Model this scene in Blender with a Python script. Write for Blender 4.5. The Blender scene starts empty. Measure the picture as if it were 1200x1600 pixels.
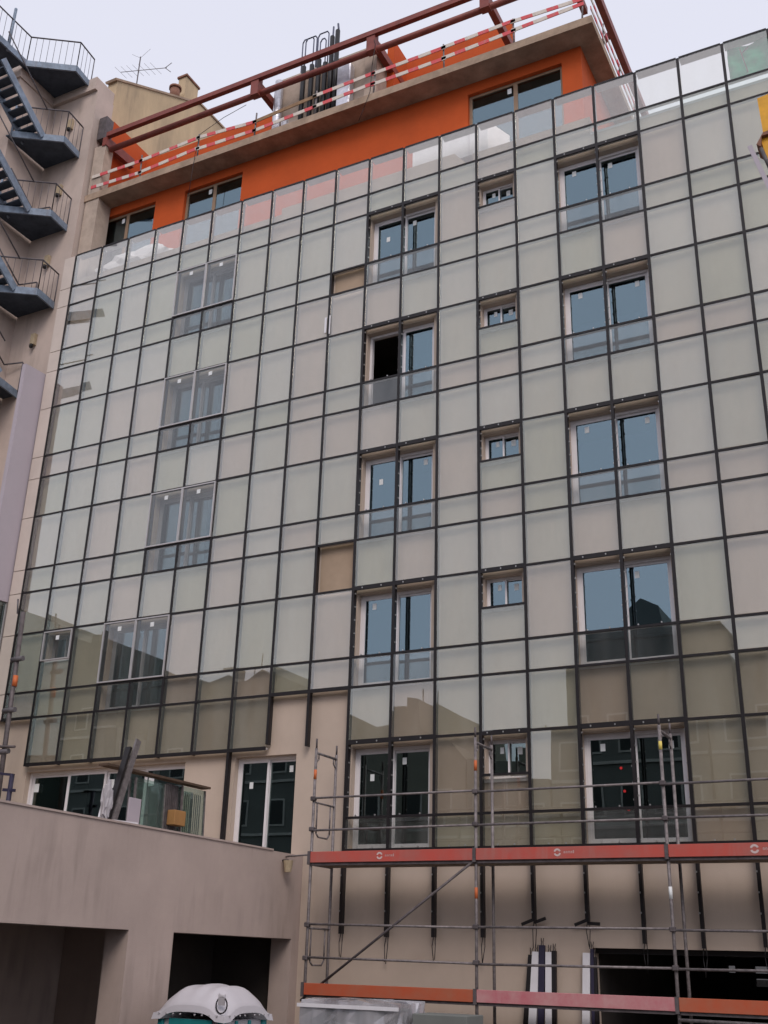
import bpy, bmesh, math, random
from mathutils import Vector, Matrix
random.seed(7)
R = math.radians
S = bpy.context.scene
COL = S.collection

# ------------------------------------------------------------------ camera
cam_d = bpy.data.cameras.new('camera')
cam = bpy.data.objects.new('camera', cam_d)
COL.objects.link(cam)
yaw, pitch, roll = -0.48265, 0.39116, 0.02847
fwd = Vector((math.sin(yaw)*math.cos(pitch), math.cos(yaw)*math.cos(pitch), math.sin(pitch)))
rt = Vector((math.cos(yaw), -math.sin(yaw), 0))
up = rt.cross(fwd)
r2 = rt*math.cos(roll) + up*math.sin(roll)
u2 = up*math.cos(roll) - rt*math.sin(roll)
M4 = Matrix((r2, u2, -fwd)).transposed().to_4x4()
M4.translation = Vector((5.544, -17.953, 2.6))
cam.matrix_world = M4
cam_d.sensor_fit = 'VERTICAL'
cam_d.sensor_height = 24.0
cam_d.sensor_width = 18.0
cam_d.lens = 24.0*1700.0/1600.0
cam_d.clip_start = 0.05
cam_d.clip_end = 3000
S.camera = cam

# ------------------------------------------------------------------ sky, sun, exposure
SUN_EL, SUN_AZ = R(42), R(146)      # azimuth measured from +Y towards +X
W = bpy.data.worlds.new('World'); S.world = W; W.use_nodes = True
nt = W.node_tree; nt.nodes.clear()
out = nt.nodes.new('ShaderNodeOutputWorld'); bg = nt.nodes.new('ShaderNodeBackground')
sky = nt.nodes.new('ShaderNodeTexSky'); sky.sky_type = 'NISHITA'; sky.sun_disc = False
sky.sun_elevation = SUN_EL; sky.sun_rotation = SUN_AZ
sky.air_density = 1.0; sky.dust_density = 3.0; sky.ozone_density = 1.5; sky.altitude = 50
hs = nt.nodes.new('ShaderNodeHueSaturation'); hs.inputs['Saturation'].default_value = 0.22; hs.inputs['Value'].default_value = 1.0
tint = nt.nodes.new('ShaderNodeMix'); tint.data_type = 'RGBA'; tint.blend_type = 'MULTIPLY'
tint.inputs[0].default_value = 1.0; tint.inputs[7].default_value = (1.0, 0.965, 1.05, 1)
nt.links.new(sky.outputs[0], hs.inputs['Color']); nt.links.new(hs.outputs[0], tint.inputs[6])
haz = nt.nodes.new('ShaderNodeMix'); haz.data_type = 'RGBA'; haz.inputs[0].default_value = 0.72   # even veil of high cloud
haz.inputs[7].default_value = (6.05, 6.15, 7.05, 1)
nt.links.new(tint.outputs[2], haz.inputs[6])
nt.links.new(haz.outputs[2], bg.inputs[0]); nt.links.new(bg.outputs[0], out.inputs[0])
bg.inputs[1].default_value = 0.145
sun_d = bpy.data.lights.new('sun', 'SUN'); sun_d.energy = 1.1; sun_d.angle = R(26); sun_d.color = (1, 0.88, 0.78)
sun = bpy.data.objects.new('sun', sun_d); COL.objects.link(sun)
sd = Vector((math.sin(SUN_AZ)*math.cos(SUN_EL), math.cos(SUN_AZ)*math.cos(SUN_EL), math.sin(SUN_EL)))
sun.rotation_euler = sd.to_track_quat('Z', 'Y').to_euler()
S.view_settings.view_transform = 'Standard'; S.view_settings.look = 'None'
S.view_settings.gamma = 1.0; S.view_settings.exposure = 0.12
S.view_settings.use_curve_mapping = False
S.render.engine = 'CYCLES'
S.cycles.max_bounces = 8; S.cycles.transparent_max_bounces = 14
S.cycles.glossy_bounces = 3; S.cycles.diffuse_bounces = 3
S.cycles.use_denoising = True
S.cycles.sample_clamp_indirect = 4.0

# ------------------------------------------------------------------ materials
MATS = {}
def mat(name, col, rough=0.8, metal=0.0, var=0.12, scale=3.0, bump=0.0, bscale=60.0, spec=0.3, col2=None, streak=0.0, stain=0.0, staincol=(.10, .085, .07), stain_scale=1.6):
    m = bpy.data.materials.new(name); m.use_nodes = True
    n = m.node_tree; b = n.nodes['Principled BSDF']
    b.inputs['Roughness'].default_value = rough; b.inputs['Metallic'].default_value = metal
    b.inputs['Specular IOR Level'].default_value = spec
    geo = n.nodes.new('ShaderNodeNewGeometry')
    if var > 0 or col2:
        no = n.nodes.new('ShaderNodeTexNoise'); no.inputs['Scale'].default_value = scale
        no.inputs['Detail'].default_value = 6; no.inputs['Roughness'].default_value = 0.65
        vec = geo.outputs['Position']
        if streak > 0:
            mp = n.nodes.new('ShaderNodeMapping'); mp.inputs['Scale'].default_value = (1, 1, streak)
            n.links.new(vec, mp.inputs[0]); vec = mp.outputs[0]
        n.links.new(vec, no.inputs['Vector'])
        mx = n.nodes.new('ShaderNodeMix'); mx.data_type = 'RGBA'
        c2 = col2 if col2 else tuple(max(0, c*(1-var*2)) for c in col)
        c1 = col if col2 else tuple(min(1, c*(1+var*0.6)) for c in col)
        mx.inputs[6].default_value = (*c1, 1); mx.inputs[7].default_value = (*c2, 1)
        rp = n.nodes.new('ShaderNodeMapRange'); rp.inputs[1].default_value = 0.3; rp.inputs[2].default_value = 0.75
        n.links.new(no.outputs[0], rp.inputs[0]); n.links.new(rp.outputs[0], mx.inputs[0])
        last = mx.outputs[2]
        if stain > 0:      # rain runs and splashes: noise stretched along z, broken up by a wide noise
            m2 = n.nodes.new('ShaderNodeMapping'); m2.inputs['Scale'].default_value = (1, 1, .13); n.links.new(geo.outputs['Position'], m2.inputs[0])
            n2 = n.nodes.new('ShaderNodeTexNoise'); n2.inputs['Scale'].default_value = stain_scale*3; n2.inputs['Detail'].default_value = 5; n.links.new(m2.outputs[0], n2.inputs['Vector'])
            n3 = n.nodes.new('ShaderNodeTexNoise'); n3.inputs['Scale'].default_value = stain_scale*.45; n3.inputs['Detail'].default_value = 3; n.links.new(geo.outputs['Position'], n3.inputs['Vector'])
            r2_ = n.nodes.new('ShaderNodeMapRange'); r2_.inputs[1].default_value = .48; r2_.inputs[2].default_value = .78; n.links.new(n2.outputs[0], r2_.inputs[0])
            r3_ = n.nodes.new('ShaderNodeMapRange'); r3_.inputs[1].default_value = .42; r3_.inputs[2].default_value = .68; r3_.inputs[4].default_value = stain; n.links.new(n3.outputs[0], r3_.inputs[0])
            mu = n.nodes.new('ShaderNodeMath'); mu.operation = 'MULTIPLY'; n.links.new(r2_.outputs[0], mu.inputs[0]); n.links.new(r3_.outputs[0], mu.inputs[1])
            x2 = n.nodes.new('ShaderNodeMix'); x2.data_type = 'RGBA'; x2.inputs[7].default_value = (*staincol, 1)
            n.links.new(mu.outputs[0], x2.inputs[0]); n.links.new(last, x2.inputs[6]); last = x2.outputs[2]
        n.links.new(last, b.inputs['Base Color'])
    else:
        b.inputs['Base Color'].default_value = (*col, 1)
    if bump > 0:
        bn = n.nodes.new('ShaderNodeTexNoise'); bn.inputs['Scale'].default_value = bscale; bn.inputs['Detail'].default_value = 4
        n.links.new(geo.outputs['Position'], bn.inputs['Vector'])
        bu = n.nodes.new('ShaderNodeBump'); bu.inputs['Strength'].default_value = bump; bu.inputs['Distance'].default_value = 0.02
        n.links.new(bn.outputs[0], bu.inputs['Height']); n.links.new(bu.outputs[0], b.inputs['Normal'])
    MATS[name] = m
    return m

def glass(name, trans, refl, f0, milk=0.0, milkcol=(0.8, 0.8, 0.78), rough=0.0, wav=0.0, power=5.0):
    """a pane: what is behind shows tinted, the sky mirrors more towards grazing angles, a thin film of dust scatters"""
    m = bpy.data.materials.new(name); m.use_nodes = True
    n = m.node_tree; n.nodes.clear()
    o = n.nodes.new('ShaderNodeOutputMaterial')
    tr = n.nodes.new('ShaderNodeBsdfTransparent'); tr.inputs[0].default_value = (*trans, 1)
    gl = n.nodes.new('ShaderNodeBsdfGlossy'); gl.inputs[0].default_value = (*refl, 1); gl.inputs['Roughness'].default_value = rough
    lw = n.nodes.new('ShaderNodeLayerWeight'); lw.inputs[0].default_value = 0.5
    pw = n.nodes.new('ShaderNodeMath'); pw.operation = 'POWER'; pw.inputs[1].default_value = power
    n.links.new(lw.outputs['Facing'], pw.inputs[0])
    ma = n.nodes.new('ShaderNodeMath'); ma.operation = 'MULTIPLY_ADD'; ma.inputs[1].default_value = 1-f0; ma.inputs[2].default_value = f0
    n.links.new(pw.outputs[0], ma.inputs[0])
    base = tr.outputs[0]
    geo = n.nodes.new('ShaderNodeNewGeometry')
    if milk > 0:
        di = n.nodes.new('ShaderNodeBsdfDiffuse'); di.inputs[0].default_value = (*milkcol, 1)
        no = n.nodes.new('ShaderNodeTexNoise'); no.inputs['Scale'].default_value = 2.5; no.inputs['Detail'].default_value = 2
        mpd = n.nodes.new('ShaderNodeMapping'); mpd.inputs['Scale'].default_value = (1, 1, .22); n.links.new(geo.outputs['Position'], mpd.inputs[0])
        n.links.new(mpd.outputs[0], no.inputs['Vector'])
        mr = n.nodes.new('ShaderNodeMapRange'); mr.inputs[1].default_value = .3; mr.inputs[2].default_value = .75
        mr.inputs[3].default_value = milk*0.2; mr.inputs[4].default_value = milk*2.2
        n.links.new(no.outputs[0], mr.inputs[0])
        mm = n.nodes.new('ShaderNodeMixShader'); n.links.new(mr.outputs[0], mm.inputs[0])
        n.links.new(tr.outputs[0], mm.inputs[1]); n.links.new(di.outputs[0], mm.inputs[2]); base = mm.outputs[0]
    if wav > 0:
        wn = n.nodes.new('ShaderNodeTexNoise'); wn.inputs['Scale'].default_value = 1.1; wn.inputs['Detail'].default_value = 1
        n.links.new(geo.outputs['Position'], wn.inputs['Vector'])
        bu = n.nodes.new('ShaderNodeBump'); bu.inputs['Strength'].default_value = wav; bu.inputs['Distance'].default_value = 0.02
        n.links.new(wn.outputs[0], bu.inputs['Height']); n.links.new(bu.outputs[0], gl.inputs['Normal'])
    ms = n.nodes.new('ShaderNodeMixShader'); n.links.new(ma.outputs[0], ms.inputs[0])
    n.links.new(base, ms.inputs[1]); n.links.new(gl.outputs[0], ms.inputs[2]); n.links.new(ms.outputs[0], o.inputs[0])
    MATS[name] = m
    return m

def stripes(name, a, b, period, diag=0.0):
    m = bpy.data.materials.new(name); m.use_nodes = True
    n = m.node_tree; bs = n.nodes['Principled BSDF']; bs.inputs['Roughness'].default_value = 0.6
    tc = n.nodes.new('ShaderNodeTexCoord'); sp = n.nodes.new('ShaderNodeSeparateXYZ'); n.links.new(tc.outputs['Object'], sp.inputs[0])
    ad = n.nodes.new('ShaderNodeMath'); ad.operation = 'MULTIPLY_ADD'; ad.inputs[1].default_value = diag
    n.links.new(sp.outputs[2], ad.inputs[0])
    s2 = n.nodes.new('ShaderNodeMath'); s2.operation = 'ADD'; n.links.new(sp.outputs[0], s2.inputs[0]); n.links.new(sp.outputs[1], s2.inputs[1])
    n.links.new(s2.outputs[0], ad.inputs[2])
    dv = n.nodes.new('ShaderNodeMath'); dv.operation = 'DIVIDE'; dv.inputs[1].default_value = period; n.links.new(ad.outputs[0], dv.inputs[0])
    fr = n.nodes.new('ShaderNodeMath'); fr.operation = 'FRACT'; n.links.new(dv.outputs[0], fr.inputs[0])
    lt = n.nodes.new('ShaderNodeMath'); lt.operation = 'LESS_THAN'; lt.inputs[1].default_value = 0.45; n.links.new(fr.outputs[0], lt.inputs[0])
    no = n.nodes.new('ShaderNodeTexNoise'); no.inputs['Scale'].default_value = 9; no.inputs['Detail'].default_value = 5
    n.links.new(tc.outputs['Object'], no.inputs['Vector'])
    mx = n.nodes.new('ShaderNodeMix'); mx.data_type = 'RGBA'; mx.inputs[6].default_value = (*b, 1); mx.inputs[7].default_value = (*a, 1)
    n.links.new(lt.outputs[0], mx.inputs[0])
    m2 = n.nodes.new('ShaderNodeMix'); m2.data_type = 'RGBA'; m2.inputs[7].default_value = (.34, .28, .23, 1)
    mr = n.nodes.new('ShaderNodeMapRange'); mr.inputs[1].default_value = .5; mr.inputs[2].default_value = .8; mr.inputs[4].default_value = .55
    n.links.new(no.outputs[0], mr.inputs[0]); n.links.new(mr.outputs[0], m2.inputs[0]); n.links.new(mx.outputs[2], m2.inputs[6])
    n.links.new(m2.outputs[2], bs.inputs['Base Color'])
    MATS[name] = m

mat('plaster', (.52, .425, .35), .9, var=.05, scale=1.2, bump=.12, bscale=90, stain=.22, staincol=(.22, .17, .14))
mat('wing_plaster', (.46, .37, .33), .92, var=.07, scale=.9, bump=.2, bscale=110, stain=.6, staincol=(.17, .14, .12))
mat('end_clad', (.60, .52, .46), .45, var=.06, scale=1.5, spec=.5, stain=.2, staincol=(.35, .29, .25))
mat('tan_board', (.40, .30, .215), .9, var=.08, scale=2)
mat('orange_render', (.50, .082, .015), .85, var=.09, scale=.9, bump=.15, bscale=30, stain=.25, staincol=(.26, .06, .02))
mat('concrete', (.40, .295, .215), .9, var=.22, scale=2.2, bump=.3, bscale=40, stain=.5, staincol=(.14, .10, .075))
mat('soffit_concrete', (.30, .235, .185), .9, var=.15, scale=2.6, bump=.2, bscale=30)
mat('pale_concrete', (.47, .38, .31), .9, var=.15, scale=2.5, bump=.2)
mat('red_steel', (.235, .058, .044), .55, var=.18, scale=4, spec=.4)
mat('black_metal', (.018, .016, .018), .45, var=.2, scale=6, spec=.4)
mat('dark_channel', (.016, .013, .014), .42, var=.2, scale=6, spec=.3)
mat('grey_alu', (.55, .53, .52), .5, var=.1, scale=5, spec=.4)
mat('white_frame', (.74, .71, .72), .4, var=.03, scale=5, spec=.4)
mat('grey_frame', (.34, .33, .34), .45, var=.05, spec=.4)
mat('silver_frame', (.50, .48, .48), .4, metal=.4, var=.05)
mat('brown_frame', (.30, .20, .13), .5, var=.1, scale=5)
mat('sticker', (.72, .74, .74), .6, var=.05)
mat('red_dot', (.7, .03, .03), .5, var=0)
mat('room', (.22, .20, .185), .9, var=.2, scale=.8)
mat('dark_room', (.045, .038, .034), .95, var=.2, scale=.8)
mat('curtain', (.62, .60, .58), .9, var=.05)
mat('bolt', (.42, .41, .40), .35, metal=.7, var=0)
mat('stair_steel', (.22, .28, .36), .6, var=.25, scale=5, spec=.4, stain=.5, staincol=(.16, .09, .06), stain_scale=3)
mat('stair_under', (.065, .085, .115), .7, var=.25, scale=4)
mat('rail_steel', (.13, .12, .13), .6, var=.2, scale=5)
mat('pink_wall', (.54, .445, .39), .9, var=.10, scale=.8, bump=.2, bscale=70, stain=.55, staincol=(.20, .16, .13))
mat('gable_render', (.60, .46, .29), .95, col2=(.36, .28, .19), scale=.9, bump=.3, bscale=25, streak=.35, stain=.6, staincol=(.17, .14, .11))
mat('lilac_wall', (.43, .385, .425), .8, var=.04, scale=.7)
mat('roof_tile', (.42, .20, .12), .9, var=.2, scale=5)
mat('terracotta', (.26, .13, .09), .9, var=.2, scale=5)
mat('galv', (.23, .205, .205), .55, metal=.35, var=.3, scale=14)
mat('galv_dark', (.13, .112, .115), .6, metal=.3, var=.25, scale=8)
mat('red_board', (.50, .080, .060), .65, col2=(.36, .13, .11), scale=2.2, spec=.3, stain=.5, staincol=(.32, .25, .22), stain_scale=3)
mat('pink_board', (.46, .135, .16), .75, col2=(.50, .29, .28), scale=3.0, stain=.5, staincol=(.5, .42, .38), stain_scale=3)
mat('orange_board', (.44, .085, .035), .7, col2=(.36, .13, .075), scale=3)
mat('deck_wood', (.22, .17, .13), .9, var=.25, scale=4)
mat('orange_tape', (.55, .14, .045), .5, var=.05)
mat('yellow_tape', (.75, .6, .15), .5, var=.05)
mat('white_plastic', (.52, .50, .53), .35, var=.03, scale=4, spec=.4)
mat('teal_plastic', (.02, .22, .23), .4, var=.06, scale=4, spec=.4)
mat('grey_plastic', (.42, .40, .42), .45, var=.04)
mat('black_pipe', (.015, .014, .016), .45, var=.2, scale=6)
mat('foil', (.72, .71, .75), .32, metal=.65, var=.15, scale=7, bump=.5, bscale=14)
mat('rebar', (.10, .11, .16), .6, var=.2)
mat('wrap', (.78, .78, .80), .3, var=.06, scale=6, bump=.5, bscale=9, spec=.5)
mat('net', (.005, .50, .27), .8, col2=(.005, .34, .19), scale=6)
mat('yellow_paint', (.72, .35, .012), .5, var=.12, scale=5, spec=.4)
mat('cardboard', (.36, .19, .07), .8, var=.08, scale=4)
mat('timber', (.30, .19, .11), .85, var=.2, scale=6)
mat('dark_timber', (.10, .065, .045), .85, var=.2, scale=6)
mat('blue_paint', (.030, .026, .055), .5, var=.15)
mat('ochre_wall', (.22, .215, .18), .9, var=.08, scale=1)
mat('cream_wall', (.30, .30, .27), .9, var=.08, scale=1)
mat('grey_wall', (.16, .17, .16), .9, var=.08, scale=1)
mat('street_trim', (.50, .49, .46), .8, var=.1)
mat('shutter', (.025, .03, .03), .5, var=.1)
mat('asphalt', (.055, .052, .05), .95, var=.2, scale=1.5, bump=.3, bscale=50)
mat('pavement', (.26, .245, .23), .95, var=.15, scale=2, bump=.2)
mat('vent_beige', (.45, .36, .24), .7, var=.15, scale=9)
mat('white_trim', (.70, .69, .72), .5, var=.05)
mat('dirty_pane', (.42, .40, .38), .6, var=.25, scale=5)
mat('logo_white', (.62, .50, .48), .7, var=.1, scale=20)
stripes('hazard', (.62, .075, .085), (.62, .55, .48), .62, .25)
stripes('hazard_short', (.60, .07, .09), (.60, .54, .49), .46, .2)
for nm_, f_, tr_ in (('panel_green', .112, (.935, .95, .92)), ('panel_pale', .132, (.945, .955, .93)), ('panel_deep', .098, (.92, .945, .905))):
    glass(nm_, tr_, (.95, .955, .905), f_, milk=.035, milkcol=(.70, .72, .66), wav=.03, power=2.1)
glass('panel_clear', (.948, .945, .92), (.962, .945, .90), .110, milk=.03, milkcol=(.75, .715, .66), wav=.03, power=2.1)
glass('window_glass', (.50, .57, .57), (.64, .84, .95), .21, wav=.02)
glass('dark_glass', (.48, .54, .52), (.74, .88, .88), .18, wav=.02)
glass('dim_pane', (.36, .35, .34), (.8, .8, .8), .05)
glass('vent_glass', (.88, .89, .88), (.9, .92, .92), .055, milk=.02, wav=.012, power=3.0)
glass('loose_glass', (.74, .82, .79), (.85, .95, .92), .07, milk=.04, milkcol=(.6, .7, .65))
glass('shrink_film', (.80, .80, .84), (.95, .95, 1), .10, milk=.34, milkcol=(.62, .62, .66), rough=.12)

# ------------------------------------------------------------------ helpers
CACHE = {}
WL = {}                       # world location of every object, so that children keep theirs
def link(name, me, loc, parent=None):
    o = bpy.data.objects.new(name, me); COL.objects.link(o)
    o.location = loc; WL[o.name] = Vector(loc)
    if parent is not None:
        o.parent = parent; o.matrix_parent_inverse = Matrix.Translation(-WL[parent.name])
    return o
def tag(o, label=None, cat=None, group=None, kind=None):
    if label: o['label'] = label
    if cat: o['category'] = cat
    if group: o['group'] = group
    if kind: o['kind'] = kind
    return o
def thing(name, loc, label, cat, group=None):
    o = bpy.data.objects.new(name, None); COL.objects.link(o); o.empty_display_size = .2
    o.location = loc; WL[o.name] = Vector(loc)
    return tag(o, label, cat, group)
def mesh_from(bm, name, mats, smooth=False):
    me = bpy.data.meshes.new(name); bm.normal_update(); bm.to_mesh(me); bm.free()
    for m in (mats if isinstance(mats, (list, tuple)) else [mats]): me.materials.append(MATS[m])
    if smooth:
        for p in me.polygons: p.use_smooth = True
    return me
def bm_box(bm, x0, x1, y0, y1, z0, z1, mi=0):
    v = [bm.verts.new(p) for p in ((x0,y0,z0),(x1,y0,z0),(x1,y1,z0),(x0,y1,z0),(x0,y0,z1),(x1,y0,z1),(x1,y1,z1),(x0,y1,z1))]
    fs = []
    for q in ((3,2,1,0),(4,5,6,7),(0,1,5,4),(1,2,6,5),(2,3,7,6),(3,0,4,7)):
        f = bm.faces.new([v[i] for i in q]); f.material_index = mi; fs.append(f)
    return fs
def box(name, x0, x1, y0, y1, z0, z1, m, parent=None, bevel=0.0):
    dx, dy, dz = (x1-x0)/2, (y1-y0)/2, (z1-z0)/2
    key = ('b', round(dx, 4), round(dy, 4), round(dz, 4), m, bevel)
    if key not in CACHE:
        bm = bmesh.new(); bm_box(bm, -dx, dx, -dy, dy, -dz, dz)
        if bevel > 0: bmesh.ops.bevel(bm, geom=bm.edges[:], offset=bevel, segments=1, affect='EDGES')
        CACHE[key] = mesh_from(bm, name, m)
    return link(name, CACHE[key], ((x0+x1)/2, (y0+y1)/2, (z0+z1)/2), parent)
def bm_tube(bm, a, b, r, seg=8, mi=0, r1=None):
    a, b = Vector(a), Vector(b); d = b-a
    if d.length < 1e-6: return
    q = d.to_track_quat('Z', 'Y'); r1 = r if r1 is None else r1
    ra = []; rb = []
    for k in range(seg):
        t = 2*math.pi*k/seg; c = Vector((math.cos(t), math.sin(t), 0))
        ra.append(bm.verts.new(a+q@(c*r))); rb.append(bm.verts.new(b+q@(c*r1)))
    for k in range(seg):
        f = bm.faces.new((ra[k], ra[(k+1) % seg], rb[(k+1) % seg], rb[k])); f.material_index = mi; f.smooth = True
    f = bm.faces.new(ra[::-1]); f.material_index = mi
    f = bm.faces.new(rb); f.material_index = mi
def tube(name, a, b, r, m, parent=None, seg=10):
    a, b = Vector(a), Vector(b); c = (a+b)/2
    bm = bmesh.new(); bm_tube(bm, a-c, b-c, r, seg)
    return link(name, mesh_from(bm, name, m), c, parent)
def bar(name, a, b, w, h, m, parent=None, up=(0, 0, 1)):
    """rectangular bar from a to b, w across, h along up"""
    a, b = Vector(a), Vector(b); c = (a+b)/2; d = (b-a); L = d.length; z = d.normalized()
    u = Vector(up); s = z.cross(u).normalized(); u = s.cross(z).normalized()
    bm = bmesh.new(); vs = []
    for t in (-.5, .5):
        for su, ss in ((-1, -1), (-1, 1), (1, 1), (1, -1)):
            vs.append(bm.verts.new(z*(L*t)+u*(su*h/2)+s*(ss*w/2)))
    for q in ((0, 1, 2, 3), (7, 6, 5, 4), (0, 4, 5, 1), (1, 5, 6, 2), (2, 6, 7, 3), (3, 7, 4, 0)):
        bm.faces.new([vs[i] for i in q])
    bmesh.ops.recalc_face_normals(bm, faces=bm.faces[:])
    return link(name, mesh_from(bm, name, m), c, parent)
def polytube(name, pts, r, m, parent=None, seg=6):
    c = Vector(pts[0]); bm = bmesh.new()
    for a, b in zip(pts[:-1], pts[1:]): bm_tube(bm, Vector(a)-c, Vector(b)-c, r, seg)
    return link(name, mesh_from(bm, name, m), c, parent)
def prism(name, pts, vec, m, parent=None):
    """polygon (3-D points in one plane) pushed along vec"""
    c = Vector(pts[0]); bm = bmesh.new(); v = Vector(vec)
    a = [bm.verts.new(Vector(p)-c) for p in pts]; b = [bm.verts.new(Vector(p)-c+v) for p in pts]
    bm.faces.new(a); bm.faces.new(b[::-1]); n = len(pts)
    for i in range(n): bm.faces.new((a[i], b[i], b[(i+1) % n], a[(i+1) % n]))
    bmesh.ops.recalc_face_normals(bm, faces=bm.faces[:])
    return link(name, mesh_from(bm, name, m), c, parent)
def holed_wall(name, axis, plane, depth, u0, u1, z0, z1, holes, m, parent=None):
    """wall in the plane axis=plane with rectangular holes (u0,u1,z0,z1); reveals run to plane+depth"""
    us = sorted({u0, u1, *[h[0] for h in holes], *[h[1] for h in holes]}); us = [u for u in us if u0 <= u <= u1]
    zs = sorted({z0, z1, *[h[2] for h in holes], *[h[3] for h in holes]}); zs = [z for z in zs if z0 <= z <= z1]
    bm = bmesh.new()
    cu, cz = (u0+u1)/2, z0
    def P(u, d, z):
        return (u-cu, d, z-cz) if axis == 'Y' else (d, u-cu, z-cz)
    def solid(i, j):
        if i < 0 or j < 0 or i >= len(us)-1 or j >= len(zs)-1: return None
        u, z = (us[i]+us[i+1])/2, (zs[j]+zs[j+1])/2
        return not any(h[0] < u < h[1] and h[2] < z < h[3] for h in holes)
    def quad(*p): bm.faces.new([bm.verts.new(q) for q in p])
    for i in range(len(us)-1):
        for j in range(len(zs)-1):
            if not solid(i, j): continue
            a, b, c, d = us[i], us[i+1], zs[j], zs[j+1]
            quad(P(a, 0, c), P(b, 0, c), P(b, 0, d), P(a, 0, d))
            quad(P(a, depth, c), P(a, depth, d), P(b, depth, d), P(b, depth, c))
            if not solid(i-1, j): quad(P(a, 0, c), P(a, 0, d), P(a, depth, d), P(a, depth, c))
            if not solid(i+1, j): quad(P(b, 0, c), P(b, depth, c), P(b, depth, d), P(b, 0, d))
            if not solid(i, j-1): quad(P(a, 0, c), P(a, depth, c), P(b, depth, c), P(b, 0, c))
            if not solid(i, j+1): quad(P(a, 0, d), P(b, 0, d), P(b, depth, d), P(a, depth, d))
    bmesh.ops.remove_doubles(bm, verts=bm.verts[:], dist=1e-5)
    bmesh.ops.recalc_face_normals(bm, faces=bm.faces[:])
    loc = (cu, plane, cz) if axis == 'Y' else (plane, cu, cz)
    return link(name, mesh_from(bm, name, m), loc, parent)

# ------------------------------------------------------------------ ground
g = box('ground', -400, 400, -400, 400, -.3, 0, 'asphalt'); tag(g, kind='structure')
g = box('pavement', -14, 12, -4.6, .2, 0.0, .12, 'pavement'); tag(g, kind='structure')

# ------------------------------------------------------------------ main building
U = 0.9
ROWZ = [20.074, 19.052, 18.485, 17.122, 16.525, 15.430, 14.055, 13.458, 12.408, 11.039, 10.447, 9.413, 8.012, 7.423, 6.374, 5.00, 4.42]
WY = 0.15                         # face of the plastered wall; the glass hangs at y = 0
FY = 0.28                         # face of the window frames
XR = 8.1
B = thing('apartment_building', (-5, WY, 0), 'large beige apartment building under construction behind a grid of glass panels', 'building')

holes = []                        # x0,x1,z0,z1
WIN = []                          # style, rect
for k in (2, 5, 8, 11, 14):
    zt = ROWZ[k]-.085; hgt = zt-ROWZ[k+2]-.03
    WIN.append(('pair', -.01, 1.73, zt-hgt, zt, k)); WIN.append(('pair', -4.47, -2.86, zt-hgt, zt, k))
    WIN.append(('small', -1.77, -1.02, zt-.64 if k < 14 else zt-.70, zt, k))
for k in (2, 5, 8): WIN.append(('left', -9.87, -8.12, ROWZ[k+2]+.03, ROWZ[k]-.07, k))
WIN.append(('left', -10.77, -9.02, ROWZ[13]+.03, ROWZ[11]-.07, 11))
WIN.append(('smallleft', -12.56, -11.74, ROWZ[11]-.66, ROWZ[11]-.06, 11))
WIN.append(('terr', -12.66, -8.34, 4.30, 6.24, 14))
WIN.append(('door', -7.12, -5.70, 4.05, 6.26, 14))
for w in WIN: holes.append(w[1:5])
holes.append((.02, 6.8, .12, 2.88))
holed_wall('wall', 'Y', WY, .32, -13.92, XR, 0, 18.93, holes, 'plaster', B)
# sides, back, floors
box('side_wall', -13.92, -13.70, .4451, 11, 0, 18.93, 'plaster', B)
box('side_wall', XR-.2, XR, .4451, 11, 0, 18.93, 'plaster', B)
box('rear_wall', -13.9, XR, 11.0, 11.2, 2.9, 18.93, 'plaster', B)
for z in (3.0, 4.22, 7.2, 10.25, 13.28, 16.3, 18.70):
    box('floor_slab', -13.69, XR-.21, .4452, 10.99, z, z+.2, 'room', B)
box('room_partition', -13.6, XR-.3, 3.2, 3.3, 4.43, 18.69, 'room', B)
for x in (-7.6, -2.4, -.9, 2.4):
    box('room_wall', x, x+.1, .4453, 3.19, 4.43, 18.68, 'room', B)

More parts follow.
